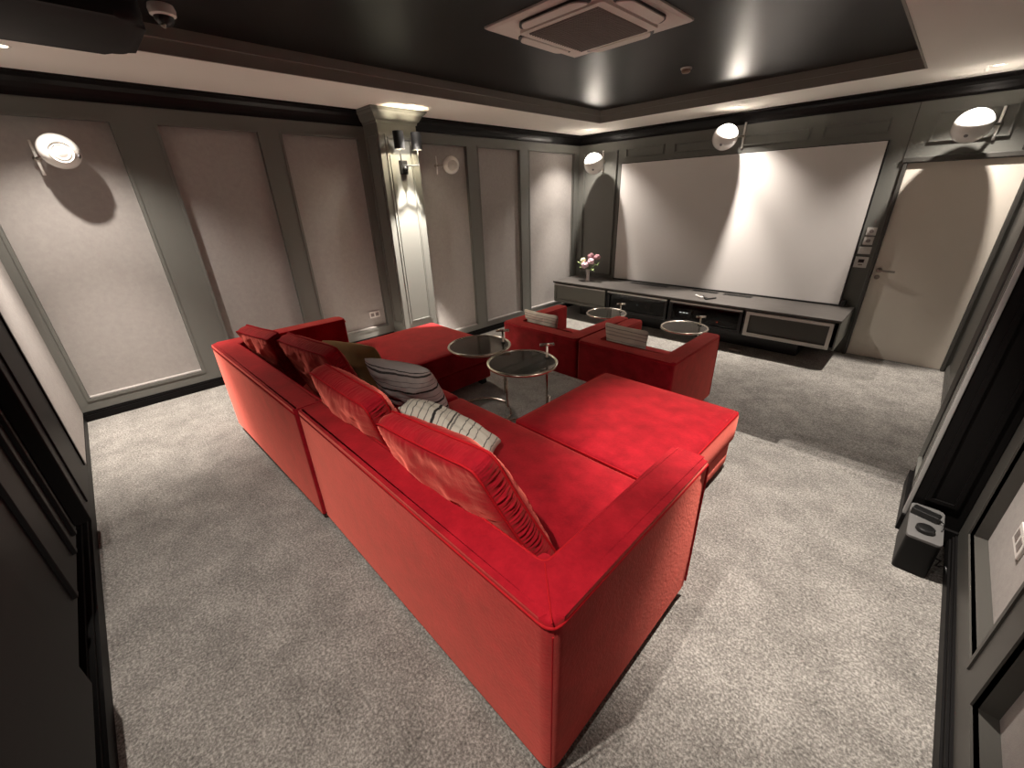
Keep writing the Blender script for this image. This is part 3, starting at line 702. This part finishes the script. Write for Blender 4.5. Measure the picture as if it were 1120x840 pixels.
# ------------------------------------------------------------------ cushions
def cushion(name, label, cat, TL, TR, BR, BL, gus, bulge, m, piping=True, seed=0, group=None, n=28, ruche=.004, sag=0., pinch=.05, rear=False):
    TL, TR, BR, BL = map(Vector, (TL, TR, BR, BL))
    nrm = ((TR-TL).cross(BL-TL)).normalized()
    if rear: TL, TR, BR, BL = (q+nrm*gus/2 for q in (TL, TR, BR, BL))
    if gus > .02: n = 72
    cen = (TL+TR+BR+BL)/4
    t = thing(name, label, cat, tuple(cen), world=True, group=group)
    def surf(u, v, side, extra=1.):
        # u,v in -1..1 ; outline pinched inwards mid-edge
        uu = u*(1-pinch*(1-v*v)*.0); 
        s_, tt = (u+1)/2, (v+1)/2
        p = TL*(1-s_)*(1-tt)+TR*s_*(1-tt)+BR*s_*tt+BL*(1-s_)*tt
        c_in = (cen-p)*pinch*((abs(u)**6)*(1-v*v)+(abs(v)**6)*(1-u*u))
        p = p+c_in
        # rounded corner
        k = max(0, abs(u)+abs(v)-1.75)/.25; p = p+(cen-p)*.05*k*k
        th = gus/2+(bulge if side > 0 or gus < .02 else bulge*.55)*max(0, (1-abs(u)**2.6))**.6*max(0, (1-abs(v)**2.6))**.6
        q = p+nrm*side*th*extra
        fl = (1-u**4)*(1-v**4)
        q += fl*(nrm*.018*noise.noise(Vector((u*2.1+seed*7, v*2.1, side*3)))+nrm*side*.006*noise.noise(Vector((u*5+seed, v*5, side))))
        if gus > .02:
            for e, al in ((abs(u), v), (abs(v), u)):
                if e < .997 and e > .4: q += nrm*side*.0042*((e-.4)/.6)**1.6*noise.noise(Vector((al*17+seed*5, e*2.0, side*9.+(0 if e == abs(u) else 4))))
        q.z -= sag*(1-tt)*(1-u*u)
        return q
    bm = bmesh.new(); uv = bm.loops.layers.uv.new('UVMap'); per = {1: [], -1: []}
    grids = {}
    for side in (1, -1):
        g = [[bm.verts.new(surf(-1+2*i/n, -1+2*j/n, side)) for j in range(n+1)] for i in range(n+1)]
        grids[side] = g
        for i in range(n):
            for j in range(n):
                f = bm.faces.new((g[i][j], g[i+1][j], g[i+1][j+1], g[i][j+1]))
                for lp, (a, b_) in zip(f.loops, ((i, j), (i+1, j), (i+1, j+1), (i, j+1))): lp[uv].uv = (a/n, 1-b_/n)
        idx = [(i, 0) for i in range(n)]+[(n, j) for j in range(n)]+[(n-i, n) for i in range(n)]+[(0, n-j) for j in range(n)]
        per[side] = [g[i][j] for i, j in idx]
    A, B = per[1], per[-1]; K = len(A)
    ptsA = [v.co.copy() for v in A]; ptsB = [v.co.copy() for v in B]
    if gus > .02:
        # finer ruched gusset
        fine = []
        rows = 6; sub = 3; KK = K*sub; R = []
        for r_i in range(rows+1):
            w_ = r_i/rows; ringv = []
            for q in range(KK):
                i, fr = divmod(q, sub); fr /= sub
                a = ptsA[i].lerp(ptsA[(i+1) % K], fr); b_ = ptsB[i].lerp(ptsB[(i+1) % K], fr)
                p = a.lerp(b_, w_); out = (p-cen); out -= nrm*out.dot(nrm); out.normalize()
                arch = math.sin(PI*w_)
                top_edge = 1 if q < n*sub else 0
                al = q/sub*28/72
                rr_ = ruche*(.25 if top_edge else 1.)
                p = p+out*arch*(.009+rr_*2.0*noise.noise(Vector((al*1.7+seed*11, w_*1.3, 0)))+rr_*.9*noise.noise(Vector((al*4.2, w_*2, seed))))
                ringv.append(bm.verts.new(p))
            R.append(ringv)
        for a, b_ in zip(R, R[1:]):
            for q in range(KK): bm.faces.new((a[q], a[(q+1) % KK], b_[(q+1) % KK], b_[q]))
    else:
        for q in range(K):
            f = bm.faces.new((A[q], A[(q+1) % K], B[(q+1) % K], B[q]))
        bmesh.ops.remove_doubles(bm, verts=bm.verts[:], dist=.0015)
    obj('cover', bm, m, t, True)
    if piping:
        for pts in ((ptsA, ptsB) if gus > .02 else (ptsA,)):
            b2 = bmesh.new()
            P_ = [p+(p-cen).normalized()*.003 for p in pts]
            tube(b2, P_, .0048, 7, True); obj('piping', b2, VELP if m is VEL else m, t, True)
    return t
G = 'red velvet back cushions'
cushion('back_cushion', 'large red velvet back cushion leaning at the near end of the sofa, nearest the arm', 'cushion',
        (3.44, -5.93, .866), (4.06, -5.93, .938), (4.235, -5.80, .52), (3.46, -5.80, .47), .078, .075, VEL, seed=1, group=G, ruche=.0042, rear=True)
cushion('back_cushion', 'red velvet back cushion second from the near arm, behind the striped cushions', 'cushion',
        (2.77, -5.93, .90), (3.38, -5.93, .905), (3.36, -5.80, .47), (2.70, -5.80, .47), .085, .07, VEL, seed=2, group=G, ruche=.0042, rear=True)
cushion('back_cushion', 'shadowed red velvet back cushion beside the olive cushion', 'cushion',
        (2.00, -5.85, .885), (2.62, -5.78, .90), (2.60, -5.62, .46), (1.96, -5.70, .46), .08, .065, VEL, seed=3, group=G, ruche=.0042, rear=True)
cushion('back_cushion', 'red velvet back cushion in the far corner of the sofa by the left arm', 'cushion',
        (1.44, -5.95, .855), (2.02, -5.90, .90), (1.94, -5.78, .47), (1.42, -5.80, .47), .08, .05, VEL, seed=4, group=G, ruche=.0042, rear=True)
cushion('throw_cushion', 'olive brown velvet throw cushion between the red cushions and the striped one', 'cushion',
        (2.06, -5.60, .83), (2.64, -5.50, .885), (2.58, -5.36, .46), (2.06, -5.44, .46), 0, .075, OLIVE, False, seed=5)
cushion('throw_cushion', 'cream throw cushion with long charcoal stripes standing against the red cushion', 'cushion',
        (2.58, -5.56, .82), (3.07, -5.42, .83), (2.98, -5.24, .47), (2.54, -5.42, .46), 0, .085, STR_A, False, seed=6)
cushion('throw_cushion', 'ivory throw cushion with crosswise black stripes lying low behind the large red cushion', 'cushion',
        (2.94, -5.50, .64), (3.48, -5.28, .49), (3.62, -5.50, .52), (3.10, -5.66, .70), 0, .07, STR_B, False, seed=7)
cushion('throw_cushion', 'oatmeal striped lumbar cushion on the armchair nearer the left wall', 'cushion',
        (1.60, -3.13, .475), (2.11, -3.12, .47), (2.17, -3.22, .13), (1.73, -3.22, .13), 0, .055, STR_C, False, seed=8, group='oatmeal striped lumbar cushions')
cushion('throw_cushion', 'oatmeal striped lumbar cushion on the armchair nearer the steps', 'cushion',
        (2.70, -3.13, .515), (3.17, -3.12, .505), (3.20, -3.22, .13), (2.80, -3.22, .13), 0, .055, STR_C, False, seed=9, group='oatmeal striped lumbar cushions')

# ------------------------------------------------------------------ round side tables
def side_table(label, x, y, z, H=.60, ang=1.1):
    t = thing('side_table', label, 'side table', (x, y, z), ang, group='round smoked-glass side tables')
    R = .24; circ = lambda r, zz, a0=0, a1=2*PI, n=64: [(r*math.cos(a0+(a1-a0)*i/n), r*math.sin(a0+(a1-a0)*i/n), zz) for i in range(n)]
    b = bmesh.new(); tube(b, circ(R, H), .0115, 10, True); obj('top_ring', b, CHROME, t, True)
    obj('glass_top', nlathe([(0, H-.003), (R-.008, H-.003), (R-.008, H+.004), (0, H+.004)], 64), SMOKE, t)
    b = bmesh.new(); tube(b, circ(R, .013, .45, 2*PI-.45, 60)+[], .011, 10); obj('base_ring', b, CHROME, t, True)
    for s_ in (-1, 1):
        b = bmesh.new(); e = (R*math.cos(.45), s_*R*math.sin(.45), .013)
        tube(b, [e, (R*.93, s_*.03, .013), (R*.86, s_*.012, .03), (R*.86, s_*.012, .30)], .0085, 10); obj('leg', b, CHROME, t, True)
    b = bmesh.new(); tube(b, [(R*.80, 0, .16), (R*.80, 0, H+.10)], .0085, 10); obj('stem', b, CHROME, t, True)
    b = bmesh.new(); tube(b, [(R*.80-.05, .013, H+.104), (R*.80+.05, -.013, H+.104)], .0105, 10); obj('handle', b, CHROME, t, True)
    b = bmesh.new(); box(b, R*.70, R*1.0, -.018, .018, H-.022, H-.006, .003); box(b, R*.74, R*.86, -.02, .02, H+.004, H+.012, .003); obj('bracket', b, BLKM, t)
side_table('round smoked glass side table nearer the far ottoman', 2.475, -4.565, 0, ang=1.02)
side_table('round smoked glass side table nearer the near ottoman, in front of the sofa', 2.985, -4.61, 0, ang=1.15)
side_table('round smoked glass side table on the lower floor between the console and left armchair', 2.07, -2.11, LF, ang=1.0)
side_table('round smoked glass side table on the lower floor in front of the right armchair', 3.07, -2.10, LF, ang=1.0)

# ------------------------------------------------------------------ black box at the right pilaster
t = thing('equipment_box', 'black upright box with a grey top beside the dark pilaster at right', 'box', (5.145, -4.13, 0), world=True)
bm = bmesh.new(); prism(bm, round_poly([(5.088, -4.28), (5.208, -4.28), (5.208, -3.985), (5.088, -3.985)], .02), 0, .188, .0); obj('body', bm, BLKM, t, 'auto')
bm = bmesh.new(); prism(bm, round_poly([(5.088, -4.28), (5.208, -4.28), (5.208, -3.985), (5.088, -3.985)], .02), .188, .20, .004); obj('lid', bm, mat('grey_lid_plastic', (.13, .128, .125), .4), t, 'auto')
bm = bmesh.new(); tube(bm, [(5.20, -4.16, .07), (5.225, -4.17, .055), (5.235, -4.20, .075), (5.225, -4.215, .05), (5.24, -4.19, .035), (5.255, -4.21, .06), (5.27, -4.24, .03)], .004, 7); obj('coiled_cable', bm, BLK, t, True)
t = thing('puck', 'round black puck on the grey top of the black box', 'device', (5.145, -4.205, .20))
obj('body', nlathe([(0, 0), (.030, 0), (.033, .004), (.033, .018), (.029, .022), (0, .022)], 32), BLK, t, 'auto')
obj('cap', nlathe([(0, .024), (.022, .0235), (.026, .022)], 32), BLKM, t, 'auto')
t = thing('charger', 'small black power brick on the grey top of the black box', 'charger', (5.14, -4.085, .20), -.25)
obj('body', nbox(-.05, .05, -.022, .022, 0, .032, bev=.004), BLK, t)
obj('cover', nbox(-.046, .046, -.018, .018, .032, .0345, bev=.001), BLKM, t)
bm = bmesh.new(); tube(bm, [(.05, -.005, .015), (.07, -.02, .02), (.078, -.06, .0), (.085, -.09, -.06), (.10, -.10, -.14)], .0025, 7); obj('cable', bm, BLK, t, True)
